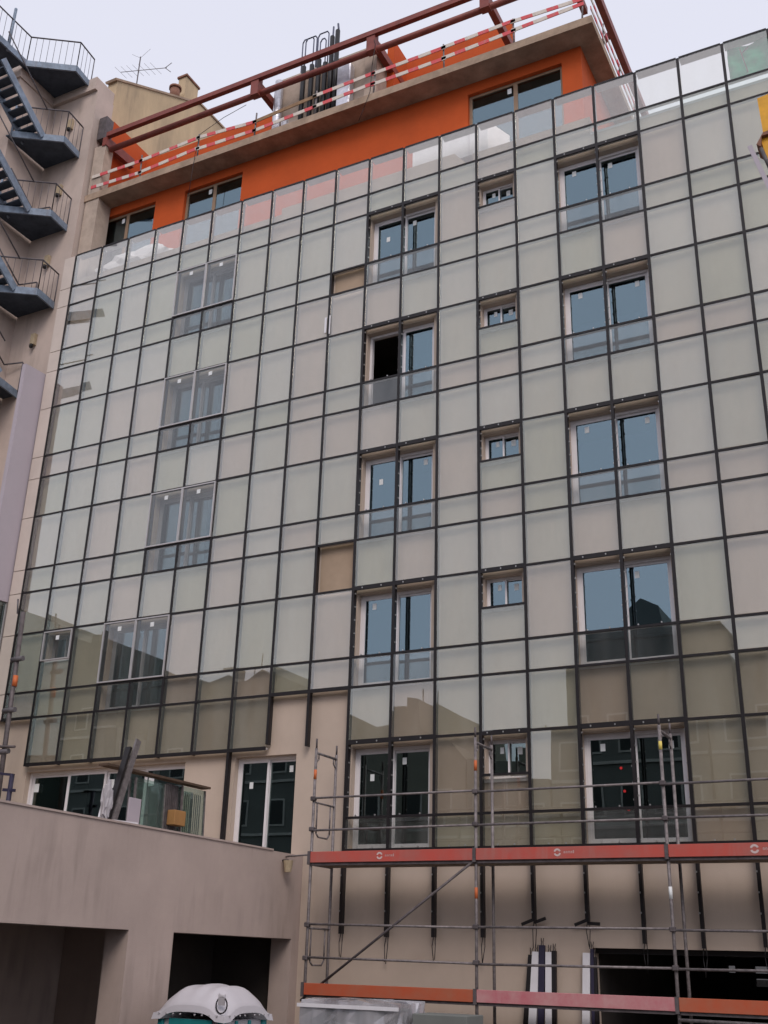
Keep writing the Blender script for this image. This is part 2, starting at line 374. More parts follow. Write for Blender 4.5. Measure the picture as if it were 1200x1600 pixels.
def make_window(style, x0, x1, z0, z1, k):
    f = .055 if 'small' not in style else .035; y = FY
    bm = bmesh.new(); cx, cz = (x0+x1)/2, (z0+z1)/2
    fm = 'grey_frame' if 'left' in style else 'white_frame'
    def fr(bm, a, b, c, d, y0, y1, t):       # rectangular frame of four butted bars
        bm_box(bm, a-cx, a+t-cx, y0-y, y1-y, c-cz, d-cz); bm_box(bm, b-t-cx, b-cx, y0-y, y1-y, c-cz, d-cz)
        bm_box(bm, a+t-cx, b-t-cx, y0-y, y1-y, c-cz, c+t-cz); bm_box(bm, a+t-cx, b-t-cx, y0-y, y1-y, d-t-cz, d-cz)
    fr(bm, x0+.003, x1-.003, z0+.003, z1-.003, y, y+.09, f)
    w = link('window', mesh_from(bm, 'window', fm), (cx, y, cz), B)
    xm = cx
    def sash(a, b, y0, t, gl='window_glass'):
        bm = bmesh.new(); fr(bm, a, b, z0+f+.002, z1-f-.002, y0, y0+.035, t)
        link('sash', mesh_from(bm, 'sash', fm), (cx, y, cz), w)
        box('pane', a+t-.004, b-t+.004, y0+.012, y0+.022, z0+f+t-.004, z1-f-t+.004, gl, w)
    gl = 'dark_glass' if k == 14 else 'window_glass'
    if style == 'terr':
        n = 4; xs = [x0+f+(x1-x0-2*f)*i/n for i in range(n+1)]
        for i in range(n): sash(xs[i]+.002, xs[i+1]-.002, y+.01 if i % 2 else y+.05, .05, 'dark_glass')
        for i in (0, 2, 3): box('sticker', xs[i]+.1, xs[i]+.24, y+.004, y+.006, z1-.42, z1-.24, 'sticker', w)
    elif style == 'pair' and k == 5 and x0 < -3:
        sash(xm-.03, x1-f-.002, y+.05, .045, gl)              # left half slid open
        sash(xm+.02, x1-f-.002, y+.008, .045, gl)
    else:
        t = .05 if style != 'small' else .03
        sash(x0+f+.002, xm+.02, y+.008, t, gl); sash(xm-.02, x1-f-.002, y+.05, t, gl)
        if style in ('pair', 'door'):
            for (sx, sz, yy) in [q_ for q_ in [((.16, .30, .018) if random.random() < .5 else (.20, .9, .018)), ((.60, .34, .060) if random.random() < .4 else (.82, .32, .060))] if random.random() < .68]:
                X = x0+(x1-x0)*sx; Z = z1-.15-sz*.5
                box('sticker', X, X+.085, y+yy, y+yy+.0012, Z, Z+.125, 'sticker', w)
        elif style == 'small':
            box('sticker', x0+.22, x0+.29, y+.018, y+.0192, z1-.24, z1-.13, 'sticker', w)
            box('sticker', x1-.22, x1-.13, y+.060, y+.0612, z1-.26, z1-.13, 'sticker', w)
    if k == 14 and style == 'pair' and x0 > -1:
        for (dx, dz) in ((.62, .60), (.66, .98), (.71, 1.28)):
            bm = bmesh.new(); bmesh.ops.create_cone(bm, cap_ends=True, segments=10, radius1=.024, radius2=.024, depth=.004, matrix=Matrix.Rotation(R(90), 4, 'X'))
            link('red_sticker', mesh_from(bm, 'red_sticker', 'red_dot'), (x0+dx, y-.004, z1-dz), w)
    if style not in ('door', 'terr'):
        box('sill', x0-.04, x1+.03, WY-.05, FY-.002, z0-.06, z0-.004, 'white_trim', w)
    if style in ('left', 'smallleft'):
        bm = bmesh.new(); n = 26; a, b = x0+.08, x0+(x1-x0)*.46
        for (a, b) in ((x0+.06, x0+.42), (xm+.05, xm+.34)):
            vs = []
            for i in range(n+1):
                xx = a+(b-a)*i/n; yy = FY+.24+.03*math.sin(i*1.9)
                vs.append((bm.verts.new((xx-cx, yy-y, z0+.02-cz)), bm.verts.new((xx-cx, yy-y, z1-.05-cz))))
            for i in range(n): bm.faces.new((vs[i][0], vs[i+1][0], vs[i+1][1], vs[i][1])).smooth = True
        link('curtain', mesh_from(bm, 'curtain', 'curtain'), (cx, y, cz), w)
for w in WIN: make_window(*w)

# glass screen: mullions, transoms, panels ---------------------------------------------------
MW = .056
def mull_mesh(h):
    key = ('mull', round(h, 3))
    if key not in CACHE:
        bm = bmesh.new()
        bm_box(bm, -MW/2, MW/2, -.014, .03, -h/2, h/2, 0)
        bm_box(bm, -MW/2+.012, MW/2-.012, .0301, .115, -h/2, h/2, 1)
        CACHE[key] = mesh_from(bm, 'mullion', ['dark_channel', 'black_metal'])
    return CACHE[key]
def mullion(x, z0, z1):
    return link('mullion', mull_mesh(z1-z0), (x, 0, (z0+z1)/2), B)
def transom(x0, x1, z, front='dark_channel', thick=.042, deep=.085):
    key = ('tr', round(x1-x0, 3), thick, deep)
    if key not in CACHE:
        bm = bmesh.new(); d = (x1-x0)/2
        bm_box(bm, -d, d, -.012, .02, -thick/2, thick/2, 0)
        bm_box(bm, -d, d, .0201, deep, -.018, .018, 1)
        CACHE[key] = mesh_from(bm, 'transom', [front, 'grey_alu'])
    return link('transom', CACHE[key], ((x0+x1)/2, 0, z), B)
NP = [0]
CLEAR = set()
def panel(x0, x1, z0, z1, m=None, y=0.0, tilt=.30):
    dx, dz = (x1-x0)/2, (z1-z0)/2
    if m is None: m = random.choices(('panel_clear', 'panel_green', 'panel_pale', 'panel_deep'), (.24, .36, .22, .18))[0]
    key = ('pan', round(dx, 3), round(dz, 3), m)
    if key not in CACHE:
        bm = bmesh.new(); bm_box(bm, -dx, dx, -.005, .005, -dz, dz); CACHE[key] = mesh_from(bm, 'glass_panel', m)
    o = link('glass_panel', CACHE[key], ((x0+x1)/2, y, (z0+z1)/2), B)
    o.rotation_euler = (R(random.gauss(0, tilt)), 0, R(random.gauss(0, tilt*1.3)))
    NP[0] += 1
    return o
def framed_panel(x0, x1, z0, z1):
    """opening leaf: a pane in a silver frame standing proud of the grid"""
    cx, cz = (x0+x1)/2, (z0+z1)/2; t = .028
    bm = bmesh.new()
    for a in ((x0, x0+t, z0, z1), (x1-t, x1, z0, z1), (x0+t, x1-t, z0, z0+t), (x0+t, x1-t, z1-t, z1)):
        bm_box(bm, a[0]-cx, a[1]-cx, -.02, .03, a[2]-cz, a[3]-cz)
    f = link('vent_frame', mesh_from(bm, 'vent_frame', 'silver_frame'), (cx, -.03, cz), B)
    p = box('vent_pane', x0+t, x1-t, -.03, -.02, z0+t, z1-t, 'vent_glass', f)
    box('sticker', cx-.05, cx+.05, -.034, -.031, z1-.22, z1-.12, 'sticker', f)

BOLTS = bmesh.new()
def bolt(x, y, z, s=.010):
    bm_box(BOLTS, x-s, x+s, y-.02, y+.01, z-s*1.3, z+s*1.3)
IMAX = 6
xs = {i: i*U for i in range(-15, IMAX+1)}
XL = -13.90
for i in range(-15, IMAX+1):
    top = ROWZ[0]-.01
    if i == -15: bot = ROWZ[13]-.03
    elif i == -8: bot = 4.05
    elif i < -8: bot = ROWZ[14]-.03
    elif i == -7: bot = 6.45
    elif i == -6: bot = 6.36
    else: bot = {-5: 3.02, -4: 2.98, -3: 2.99, -2: 3.0, -1: 3.26, 0: 3.26, 1: 2.95, 2: 2.90}.get(i, 2.93)
    mullion(xs[i], bot, top)
    if i >= -5:                                   # cable tails below the unfinished mullions
        for dx in (-.018, .02):
            polytube('cable_tail', [(xs[i]+dx, .06, bot), (xs[i]+dx*1.6, .03, bot-.14), (xs[i]+dx*.3+random.uniform(-.02, .02), .02, bot-.34-random.random()*.1)], .007, 'black_pipe', B, 5)
        if i in (-1, 0):
            bar('loose_bracket', (xs[i]-.22, .03, bot-.05), (xs[i], .02, bot+.03), .012, .05, 'dark_channel', B)
            bar('loose_bracket', (xs[i], .02, bot-.02), (xs[i]+.2, .03, bot+(.05 if i else -.03)), .012, .05, 'dark_channel', B)
# the narrow strip at the far left
for k in range(0, 13):
    z0, z1 = ROWZ[k+1], ROWZ[k]
    box('end_cladding', XL, xs[-15]-MW/2-.004, -.006, .02, z0+.010, z1-.010, 'end_clad', B)
open_cells = {}
def is_open(i, k):
    """cells of the grid without a pane: window openings and the places where glass is still missing"""
    if k in (2, 5, 8, 11, 14) and i in (0, 1, -5, -4): return True
    if (i, k) in ((-6, 3), (-6, 10), (-7, 13), (-6, 13)): return True
    if k == 13 and i in (-15,): return True
    if k >= 14 and i < -5: return True
    return False
vent = {(-11, 2), (-10, 2), (-11, 5), (-10, 5), (-11, 8), (-10, 8), (-12, 11), (-11, 11)}
for k in range(0, 16):
    for i in range(-15, IMAX):
        a, b = xs[i]+MW/2, xs[i+1]-MW/2
        z0, z1 = ROWZ[k+1], ROWZ[k]
        if k >= 14 and i < -5: continue
        if k == 13 and i in (-15, -7, -6): continue
        # transom along the top of the cell
        transom(a+.001, b-.001, z1, thick=.085 if (k in (2, 5, 8, 11, 14) and (i in (0, 1, -5, -4, -2))) else .042, deep=.22 if k == 0 else .085)
        if i == -2 and k in (2, 5, 8, 11, 14):                      # half-height window: opening above, pane below
            zm = z1-.73
            transom(a+.001, b-.001, zm, thick=.04)
            panel(a+.003, b-.003, z0+.028, zm-.026)
            for q in range(4): bolt(xs[i]+MW/2+.012, .05, z1-.1-q*.16)
            for q in range(3): bolt(a+.1+q*.3, 0, z1-.0); bolt(xs[i+1]-MW/2-.012, .05, z1-.15-q*.2)
            continue
        if i == -14 and k == 11:
            framed_panel(a, b, z1-.72, z1-.03)
            panel(a+.003, b-.003, z0+.028, z1-.74); continue
        if (i, k) in vent:
            framed_panel(a-.03, b+.03, z0+.02, z1-.02); continue
        if is_open(i, k):
            if k in (2, 5, 8, 11, 14):
                for q in range(5): bolt(xs[i]+MW/2+.010, .04, z1-.1-q*.27); bolt(xs[i+1]-MW/2-.010, .04, z1-.16-q*.27)
                for q in range(2): bolt(a+.18+q*.42, -.005, z1-.005); bolt(a+.2+q*.4, -.0, z0+.035)
            continue
        m = None
        if k in (3, 6, 9, 12, 15) and i in (0, 1, -5, -4, -11, -10): m = 'vent_glass'
        if k == 12 and i == -12: m = 'vent_glass'
        if k == 0: m = 'panel_clear'
        panel(a+.003, b-.003, z0+.028, z1-.028, m)
for i in range(-5, IMAX): transom(xs[i]+MW/2+.001, xs[i+1]-MW/2-.001, ROWZ[16], thick=.07)
for i in range(-14, -7): transom(xs[i]+MW/2+.001, xs[i+1]-MW/2-.001, ROWZ[14], thick=.07)
for i in (-7, -6): transom(xs[i]+MW/2+.001, xs[i+1]-MW/2-.001, ROWZ[13], thick=.07)
transom(xs[-15]+MW/2+.001, xs[-14]-MW/2-.001, ROWZ[13], thick=.06)
for i in range(-5, IMAX):
    for z in (4.0, 3.7, 3.4): bolt(xs[i]-.02, -.012, z, .01)
    for q in range(2): bolt(xs[i]+.3+.3*q, -.01, ROWZ[16]+.05)
o = link('bolts', mesh_from(BOLTS, 'bolts', 'bolt'), (0, 0, 0), B); tag(o, kind='stuff')
# tan boards where the glass is missing
box('backing_board', xs[-6]+.04, xs[-5]-.04, WY-.008, WY-.004, ROWZ[4]+.03, ROWZ[3]+.12, 'tan_board', B)
box('backing_board', xs[-6]+.04, xs[-5]-.04, WY-.008, WY-.004, ROWZ[11]+.06, ROWZ[10]+.12, 'tan_board', B)
# white joint strip left on the screen
box('joint_strip', xs[-6]-.09, xs[-6]-.04, -.03, -.016, 15.55, 15.95, 'white_trim', B)
box('joint_strip', xs[-6]+.03, xs[-6]+.055, -.03, -.016, 15.5, 15.98, 'white_trim', B)

# top of the main block: parapet behind the glass
box('parapet', -13.92, -7.0, WY, WY+.2, 18.931, 19.40, 'pale_concrete', B)
box('parapet', -7.0, -3.4, WY, WY+.2, 18.931, 19.58, 'plaster', B)
prism('parapet', [(-3.3999, WY, 18.931), (-3.3999, WY, 19.58), (-2.4, WY, 19.58), (-1.95, WY, 19.0), (-1.95, WY, 18.931)], (0, .2, 0), 'plaster', B)
box('parapet', -1.9499, .75, WY, WY+.2, 18.931, 19.42, 'pale_concrete', B)
box('parapet_coping', .751, XR, WY+.001, WY+.25, 18.931, 18.995, 'white_trim', B)

# penthouse ---------------------------------------------------------------------------------
PY = 1.0; SOF = 22.34; FT = 22.56
ph = [(-2.42, -.06, 19.75, 22.03), (-10.85, -8.95, 19.75, 22.05), (-13.95, -11.86, 19.75, 22.05)]
holed_wall('penthouse_wall', 'Y', PY, .25, -13.98, .41, 18.95, SOF, ph, 'orange_render', B)
box('penthouse_side_wall', .16, .41, PY+.251, 9, 18.95, SOF, 'orange_render', B)
box('penthouse_side_wall', -13.98, -13.7, PY+.251, 9, 18.95, SOF, 'orange_render', B)
box('penthouse_back_wall', -13.69, .159, 5.0, 5.1, 18.95, SOF, 'room', B)
for (a, b, c, d) in ph:
    cx, cz = (a+b)/2, (c+d)/2; bm = bmesh.new(); t = .07
    for q in ((a, a+t, c, d), (b-t, b, c, d), (a+t, b-t, c, c+t), (a+t, b-t, d-t, d), (cx-.05, cx+.05, c+t, d-t)):
        bm_box(bm, q[0]-cx, q[1]-cx, 0, .07, q[2]-cz, q[3]-cz)
    w = link('penthouse_window', mesh_from(bm, 'penthouse_window', 'brown_frame'), (cx, PY+.1, cz), B)
    box('pane', a+t, cx-.05, PY+.13, PY+.142, c+t, d-t, 'window_glass', w)
    box('pane', cx+.05, b-t, PY+.12, PY+.132, c+t, d-t, 'window_glass', w)
    box('sticker', cx-.2, cx-.1, PY+.10, PY+.103, d-.3, d-.15, 'sticker', w)
# roof slab: fascia and soffit in one and the same concrete
sl = bmesh.new(); x0, x1, y0, y1 = -14.02, .86, .44, 9.0
bm_box(sl, x0, x1, y0, y1, SOF+.001, FT)
link('roof_slab', mesh_from(sl, 'roof_slab', 'concrete'), (0, 0, 0), B)
box('concrete_pier', -13.98, -13.5, .47, .98, 18.95, SOF, 'pale_concrete', B)
# on the roof: column, orange parapets, stair core
box('roof_column', -13.96, -13.55, .48, .80, FT+.001, 24.28, 'pale_concrete', B)
box('roof_column_head', -14.0, -13.72, .52, .82, 24.62, 25.42, 'galv_dark', B)
box('orange_parapet', -14.0, -13.72, .8201, 6.0, FT+.001, 25.45, 'orange_render', B)
box('orange_parapet', -13.719, -8.25, 2.40, 2.6, 23.1, 25.25, 'orange_render', B)
box('roof_upstand', -13.719, -8.25, 1.9, 2.2, 22.95, 23.35, 'pale_concrete', B)
box('orange_parapet', -4.98, -1.75, 2.36, 2.6, FT+.001, 25.38, 'orange_render', B)
box('orange_parapet', -5.0, -4.8, 1.62, 2.359, FT+.001, 25.42, 'orange_render', B)
box('stair_core', -8.22, -5.001, 1.2, 4.2, FT+.001, 25.02, 'pale_concrete', B)
box('core_buttress', -5.35, -5.002, 1.05, 1.199, FT+.001, 24.7, 'pale_concrete', B)
for x, zt in ((-7.28, 25.05), (-7.02, 25.0), (-6.80, 25.1), (-6.60, 24.9), (-6.42, 25.75), (-6.26, 25.9)):
    tube('riser_pipe', (x, 1.08, FT+.002), (x, 1.08, zt), .065, 'black_pipe', B, 10)
for (xa, xb) in ((-7.58, -7.12), (-7.48, -7.22), (-7.08, -6.74), (-7.0, -6.82)):
    h = 26.42 if xb-xa > .25 else 26.2
    polytube('rebar_loop', [(xa, 1.4, 25.02), (xa, 1.4, h-.1), (xa+.05, 1.4, h), (xb-.05, 1.4, h), (xb, 1.4, h-.1), (xb, 1.4, 25.02)], .020, 'rebar', B, 6)
polytube('rebar_rod', [(-6.55, 1.3, 25.03), (-6.60, 1.4, 26.5)], .025, 'rebar', B); polytube('rebar_rod', [(-6.4, 1.3, 25.03), (-6.42, 1.4, 26.2), (-6.46, 1.4, 26.55)], .028, 'rebar', B)
tube('foil_duct', (-8.0, 1.02, FT+.002), (-8.0, 1.02, 24.75), .12, 'foil', B, 14)
tube('foil_duct', (-7.72, 1.02, FT+.002), (-7.72, 1.02, 23.3), .10, 'foil', B, 14)
box('foil_duct_box', -6.12, -5.72, .92, 1.18, FT+.002, 24.45, 'foil', B, bevel=.03)

# ------------------------------------------------------------------ red steel frame above the roof
P = thing('steel_frame', (-6.5, .6, FT), 'dark red steel beam frame over the roof terrace', 'steel frame')
bar('front_beam', (-13.55, .50, 24.60), (1.0, .50, 24.60), .13, .15, 'red_steel', P)
tube('front_tube', (-13.5, .62, 24.16), (1.0, .62, 24.16), .085, 'red_steel', P, 14)
bar('end_plate', (-13.60, .45, 24.38), (-13.52, 1.6, 24.38), .16, .30, 'red_steel', P)
for x in (-8.42, -4.88, -1.76):
    bar('spacer', (x, .56, 24.04), (x, .56, 24.70), .24, .20, 'red_steel', P, up=(0, 1, 0))
    bar('rafter', (x, .66, 24.46), (x+.02, 2.30, 24.40), .16, .22, 'red_steel', P)
bar('rafter', (.72, .56, 24.38), (.74, 7.5, 24.38), .15, .26, 'red_steel', P)
bar('rafter_stub', (.30, .66, 24.46), (.30, 2.0, 24.42), .14, .2, 'red_steel', P)
bar('cross_piece', (.5, 2.9, 24.2), (.7, 2.9, 24.4), .1, .14, 'red_steel', P)

# ------------------------------------------------------------------ red and white guard rail on the slab edge
G = thing('guard_rail', (-6.5, .5, FT), 'temporary roof edge barrier of red and white striped boards on thin posts', 'barrier')
px = [-13.85, -12.1, -10.14, -8.3, -6.46, -4.76, -2.83, -1.03, .62]
for i, x in enumerate(px):
    tube('post', (x, .50, FT+.001), (x+random.uniform(-.03, .08), .50, 23.36), .022, 'galv', G, 8)
hi = [23.17, 23.13, 23.22, 23.04, 23.17, 23.20, 23.22, 23.24, 23.18]
lo = [22.82, 22.74, 22.84, 22.76, 22.84, 22.88, 22.90, 22.98, 23.0]
for i in range(8):
    a, b = px[i]-.06, px[i+1]+.06
    if i == 0: a = px[0]-.02
    bar('striped_board', (a, .455, hi[i]), (b, .455, hi[i+1]+random.uniform(-.03, .03)), .02, .105, 'hazard' if i != 3 else 'timber', G)
    bar('striped_board', (a, .475, lo[i]), (b, .475, lo[i+1]+random.uniform(-.03, .03)), .02, .105, 'hazard' if i else 'hazard_short', G)
for j, y in enumerate((1.6, 3.0, 4.4)):
    tube('post', (.80, y, FT+.001), (.82, y, 23.4), .022, 'galv', G, 8)
for z in (22.85, 23.2):
    bar('striped_board', (.83, .5, z), (.84, 2.9, z), .02, .105, 'hazard_short', G); bar('striped_board', (.85, 2.7, z+.03), (.85, 5.4, z), .02, .105, 'hazard_short', G)

# cable hanging over the slab edge
tag(polytube('hanging_cable', [(-4.9, .56, 24.68), (-4.7, .40, 24.1), (-4.76, .38, 23.4), (-4.8, .40, 22.6), (-4.95, .38, 22.1), (-5.1, .42, 21.8)], .008, 'black_pipe', None, 5),
    'thin dark cable hanging from the red steel beam over the slab edge', 'cable')
tag(polytube('hanging_cable', [(-9.2, 1.2, 24.6), (-9.7, .9, 24.1), (-10.12, .5, 23.36), (-10.14, .40, 22.6), (-10.2, .39, 21.2)], .008, 'black_pipe', None, 5),
    'thin dark cable slung past the barrier post above the left penthouse windows', 'cable')

# ------------------------------------------------------------------ things on the penthouse terrace
cr = thing('wrapped_crate', (-2.5, .6, 19.93), 'large white plastic wrapped crate on the terrace behind the glass parapet', 'crate')
prism('wrapped_top', [(-3.62, .48, 19.70), (-1.72, .48, 19.70), (-1.72, .48, 20.55), (-3.45, .48, 20.55), (-3.62, .48, 20.40)], (0, .45, 0), 'wrap', cr)
prism('wrapped_side', [(-1.7199, .48, 19.70), (-1.30, .80, 19.70), (-1.30, .80, 20.2), (-1.7199, .48, 20.55)], (-.1, .12, 0), 'wrap', cr)
box('strap', -2.2, -2.14, .470, .479, 19.7, 20.55, 'white_trim', cr)
bg_ = thing('plastic_sheet', (-13.0, .55, 19.66), 'crumpled white plastic sheet piled behind the leftmost glass parapet', 'plastic sheet')
bm = bmesh.new(); bmesh.ops.create_icosphere(bm, subdivisions=3, radius=.5)
for v in bm.verts:
    n = v.co.normalized(); v.co = Vector((n.x*1.1, n.y*.20, max(-.25, n.z*.42)))*(1+.22*math.sin(n.x*7+n.z*5)+.12*random.uniform(-1, 1))
link('crumpled_sheet', mesh_from(bm, 'crumpled_sheet', 'wrap'), (-12.2, .72, 19.85), bg_)
# green safety net
bm = bmesh.new(); nx, nz = 26, 12; vs = []
for i in range(nx+1):
    row = []
    for j in range(nz+1):
        x = 3.66+1.9*i/nx; z = 19.20+.86*j/nz - .06*math.sin(i*.35)*(j/nz)
        row.append(bm.verts.new((x-4.5, .03*math.sin(i*.9+j*.7)+.025*math.sin(j*1.9), z-19.6)))
    vs.append(row)
for i in range(nx):
    for j in range(nz): bm.faces.new((vs[i][j], vs[i+1][j], vs[i+1][j+1], vs[i][j+1])).smooth = True
netob = link('safety_net', mesh_from(bm, 'safety_net', 'net'), (4.5, .20, 19.6))
tag(netob, 'green safety net hung behind the glass parapet at the top right', 'safety net')
so = netob.modifiers.new('s', 'SOLIDIFY'); so.thickness = .004
tg = thing('timber_batten', (3.98, .13, 19.3), 'weathered forked batten leaning against the green safety net', 'batten')
bar('batten', (4.02, .14, 19.28), (3.92, .14, 19.92), .035, .02, 'galv_dark', tg); bar('fork', (3.96, .139, 19.8), (4.08, .139, 19.9), .03, .018, 'galv_dark', tg)

# yellow lifting arm at the right edge
ya = thing('lifting_arm', (4.75, -3.0, 14.0), 'yellow boom head of a lifting machine at the right edge of the picture', 'machine arm')
prism('boom', [(4.37, -3.0, 15.78), (4.95, -3.0, 15.86), (4.95, -3.0, 15.12), (4.39, -3.0, 15.06)], (0, .35, 0), 'yellow_paint', ya)
prism('lower_arm', [(4.34, -2.95, 15.0), (4.56, -2.95, 15.0), (4.56, -2.95, 13.0), (4.44, -2.95, 13.0), (4.42, -2.95, 14.2)], (0, .25, 0), 'yellow_paint', ya)
prism('hinge_bracket', [(4.27, -3.02, 14.86), (4.39, -3.02, 15.059), (4.8, -3.02, 15.1), (4.8, -3.02, 15.001), (4.36, -3.02, 15.001), (4.33, -3.02, 14.80)], (0, .36, 0), 'terracotta', ya)
bar('guide_plate', (4.16, -2.98, 14.90), (4.42, -2.98, 13.80), .02, .07, 'lilac_wall', ya, up=(1, 0, 0))
tube('hydraulic_ram', (4.33, -2.99, 14.78), (4.43, -2.99, 14.3), .03, 'galv_dark', ya, 8)

# ------------------------------------------------------------------ neighbour with the outside stair (left)
N = thing('neighbour_building', (-16.5, .3, 0), 'older pink rendered building on the left with an ochre gable wall above', 'building')
box('front_wall', -15.75, -14.03, .31, 1.0, 0, 26.33, 'pink_wall', N)
box('wing_wall', -22, -15.751, -1.1, 1.0, 0, 26.3, 'pink_wall', N)
box('wing_wall', -22, -16.6, -2.6, -1.101, 0, 26.3, 'pink_wall', N)
box('cornice', -15.70, -14.05, .20, 1.0, 26.331, 26.78, 'pink_wall', N)
box('cornice', -22, -15.701, -1.16, 1.0, 26.302, 26.78, 'pink_wall', N)
gp = [(-14.03, 1.001, 17.0), (-14.03, 1.001, 27.3), (-14.03, 3.33, 28.72), (-14.03, 4.9, 29.66), (-14.03, 6.4, 29.74), (-14.03, 12, 28.0), (-14.03, 12, 17.0)]
holed = prism('gable_wall', gp, (-.35, 0, 0), 'gable_render', N)
for (a, b) in (((.9, 27.25), (3.33, 28.72)), ((3.33, 28.72), (4.9, 29.66)), ((4.9, 29.66), (6.4, 29.74))):
    bar('gable_coping', (-14.2, a[0], a[1]+.035), (-14.2, b[0], b[1]+.035), .42, .07, 'concrete', N)
ch = box('chimney', -14.38, -14.05, 4.10, 4.75, 29.2, 30.22, 'gable_render', N)
box('chimney_cap', -14.42, -14.01, 4.05, 4.8, 30.221, 30.30, 'terracotta', ch)
tube('chimney_pot', (-14.2, 3.78, 28.95), (-14.2, 3.78, 29.42), .17, 'terracotta', N, 14)
tube('chimney_pot_cap', (-14.2, 3.78, 29.421), (-14.2, 3.78, 29.50), .21, 'terracotta', N, 14)
for k, z in enumerate((25.15, 22.75, 20.3, 17.75)):
    v = prism('wall_vent', [(-14.95, .305, z), (-14.80, .305, z), (-14.80, .305, z+.34), (-14.95, .305, z+.34)], (0, -.10, 0), 'vent_beige', N)
    tube('vent_pipe', (-14.87, .20, z-.10), (-14.87, .20, z-.002), .05, 'black_pipe', v, 8)

# outside steel stair
ST = thing('fire_escape_stair', (-15.3, -1.0, 0), 'blue grey steel fire escape stair climbing the pink building', 'stair')
lev = [26.62, 24.0, 21.42, 18.86, 16.3]
for k, z in enumerate(lev):
    pts = [(-15.70, .295, z), (-14.38, .295, z), (-14.30, -.40, z), (-15.50, -1.20, z), (-15.70, -1.25, z)]
    if k == 0: pts = pts[:4]+[(-15.50, -2.55, z), (-16.55, -2.55, z), (-16.55, -1.25, z), (-15.70, -1.25, z)]
    if k == 4: pts = [(-15.70, .295, z), (-15.2, .295, z), (-15.0, -.9, z), (-15.50, -1.20, z), (-15.70, -1.25, z)]
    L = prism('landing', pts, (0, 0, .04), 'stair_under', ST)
    # edge channel of the landing
    e = pts[1:5] if k == 0 else pts[1:4]
    for a, b in zip(e[:-1], e[1:]): bar('edge_channel', (a[0], a[1], z+.03), (b[0], b[1], z+.03), .05, .21, 'stair_steel', L)
    if k == 4: e = e[1:]
    rp = [(p[0], p[1], z+1.05) for p in e]
    polytube('handrail', rp, .022, 'rail_steel', L, 8)
    n = 0
    for a, b in zip(e[:-1], e[1:]):
        d = (Vector(b)-Vector(a)); m = max(2, int(d.length/.17))
        bm = bmesh.new()
        for q in range(m+1):
            p = Vector(a)+d*q/m; bm_tube(bm, (p.x, p.y, z+.12), (p.x, p.y, z+1.05), .007 if q % m else .016, 5)
        link('balusters', mesh_from(bm, 'balusters', 'rail_steel'), (0, 0, 0), L)
    tube('corner_post', (-15.52, -1.9 if k == 0 else -1.22, z-.1), (-15.52, -1.9 if k == 0 else -1.22, z+1.5 if k == 0 else z+1.05), .045 if k == 0 else .03, 'stair_steel', L, 8)
for k in range(1, 5):
    z = lev[k]; rise = lev[k-1]-z
    ya0, yb0 = -.75, -2.55; rise = 1.3
    fl = bar('stringer', (-14.78, ya0, z+.05), (-14.78, yb0, z+rise), .05, .24, 'stair_steel', ST)
    bar('inner_stringer', (-15.46, ya0, z+.05), (-15.46, yb0, z+rise), .05, .24, 'stair_steel', fl)
    for q in range(1, 8):
        t = q/8; yy = ya0+(yb0-ya0)*t; zz = z+.05+(rise-.05)*t
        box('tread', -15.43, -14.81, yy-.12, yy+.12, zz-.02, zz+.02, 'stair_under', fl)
    polytube('flight_rail', [(-14.78, ya0, z+1.0), (-14.78, yb0, z+rise+1.0)], .02, 'rail_steel', fl)
    polytube('rear_rail', [(-15.1, .24, z+.95), (-15.1, .24, z+.06)], .025, 'rail_steel', fl)
    polytube('wall_rail', [(-15.65, -.9, z+1.7), (-15.65, .1, z+.95), (-15.1, .22, z+.95)], .022, 'rail_steel', fl)

# television antenna on the gable roof
A = thing('television_antenna', (-15.4, 3.6, 28.3), 'spindly television antenna standing on the roof behind the ochre gable', 'antenna')
tube('mast', (-15.4, 3.2, 27.8), (-15.4, 3.2, 30.85), .02, 'galv_dark', A, 8)
tube('boom', (-16.0, 3.0, 30.25), (-14.35, 3.4, 30.1), .011, 'galv', A, 6)
for q in range(7):
    x = -16.0+.2*q; tube('element', (x-.02, 3.0+.06*q-.28, 30.24), (x+.02, 3.0+.06*q+.28, 30.22), .005, 'galv', A, 5)
for dz in (-.2, .2): tube('reflector_arm', (-14.4, 3.38, 30.1), (-14.2, 3.45, 30.1+dz), .012, 'galv', A, 5)
for dx, dz in ((-.45, .4), (.35, .3)): tube('whip', (-15.4, 3.2, 30.8), (-15.4+dx, 3.25, 30.8+dz), .005, 'galv', A, 5)

# party fin beside the screen
F = thing('party_wall', (-14.0, -.35, 0), 'smooth lilac grey party wall at the left end of the glass screen', 'wall')
prism('rendered_face', [(-14.06, .02, 10.28), (-14.06, -.68, 10.24), (-14.06, -.68, 16.46), (-14.06, .02, 16.5)], (.12, 0, 0), 'lilac_wall', F)
prism('dark_pane', [(-14.06, .02, 4.2), (-14.06, -2.4, 4.2), (-14.06, -2.4, 10.2), (-14.06, .02, 10.279)], (.06, 0, 0), 'dark_glass', F)
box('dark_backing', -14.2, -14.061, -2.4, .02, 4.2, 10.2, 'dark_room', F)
bar('edge_trim', (-13.97, .0, 4.2), (-13.97, .0, 10.27), .03, .03, 'silver_frame', F, up=(0, 1, 0))

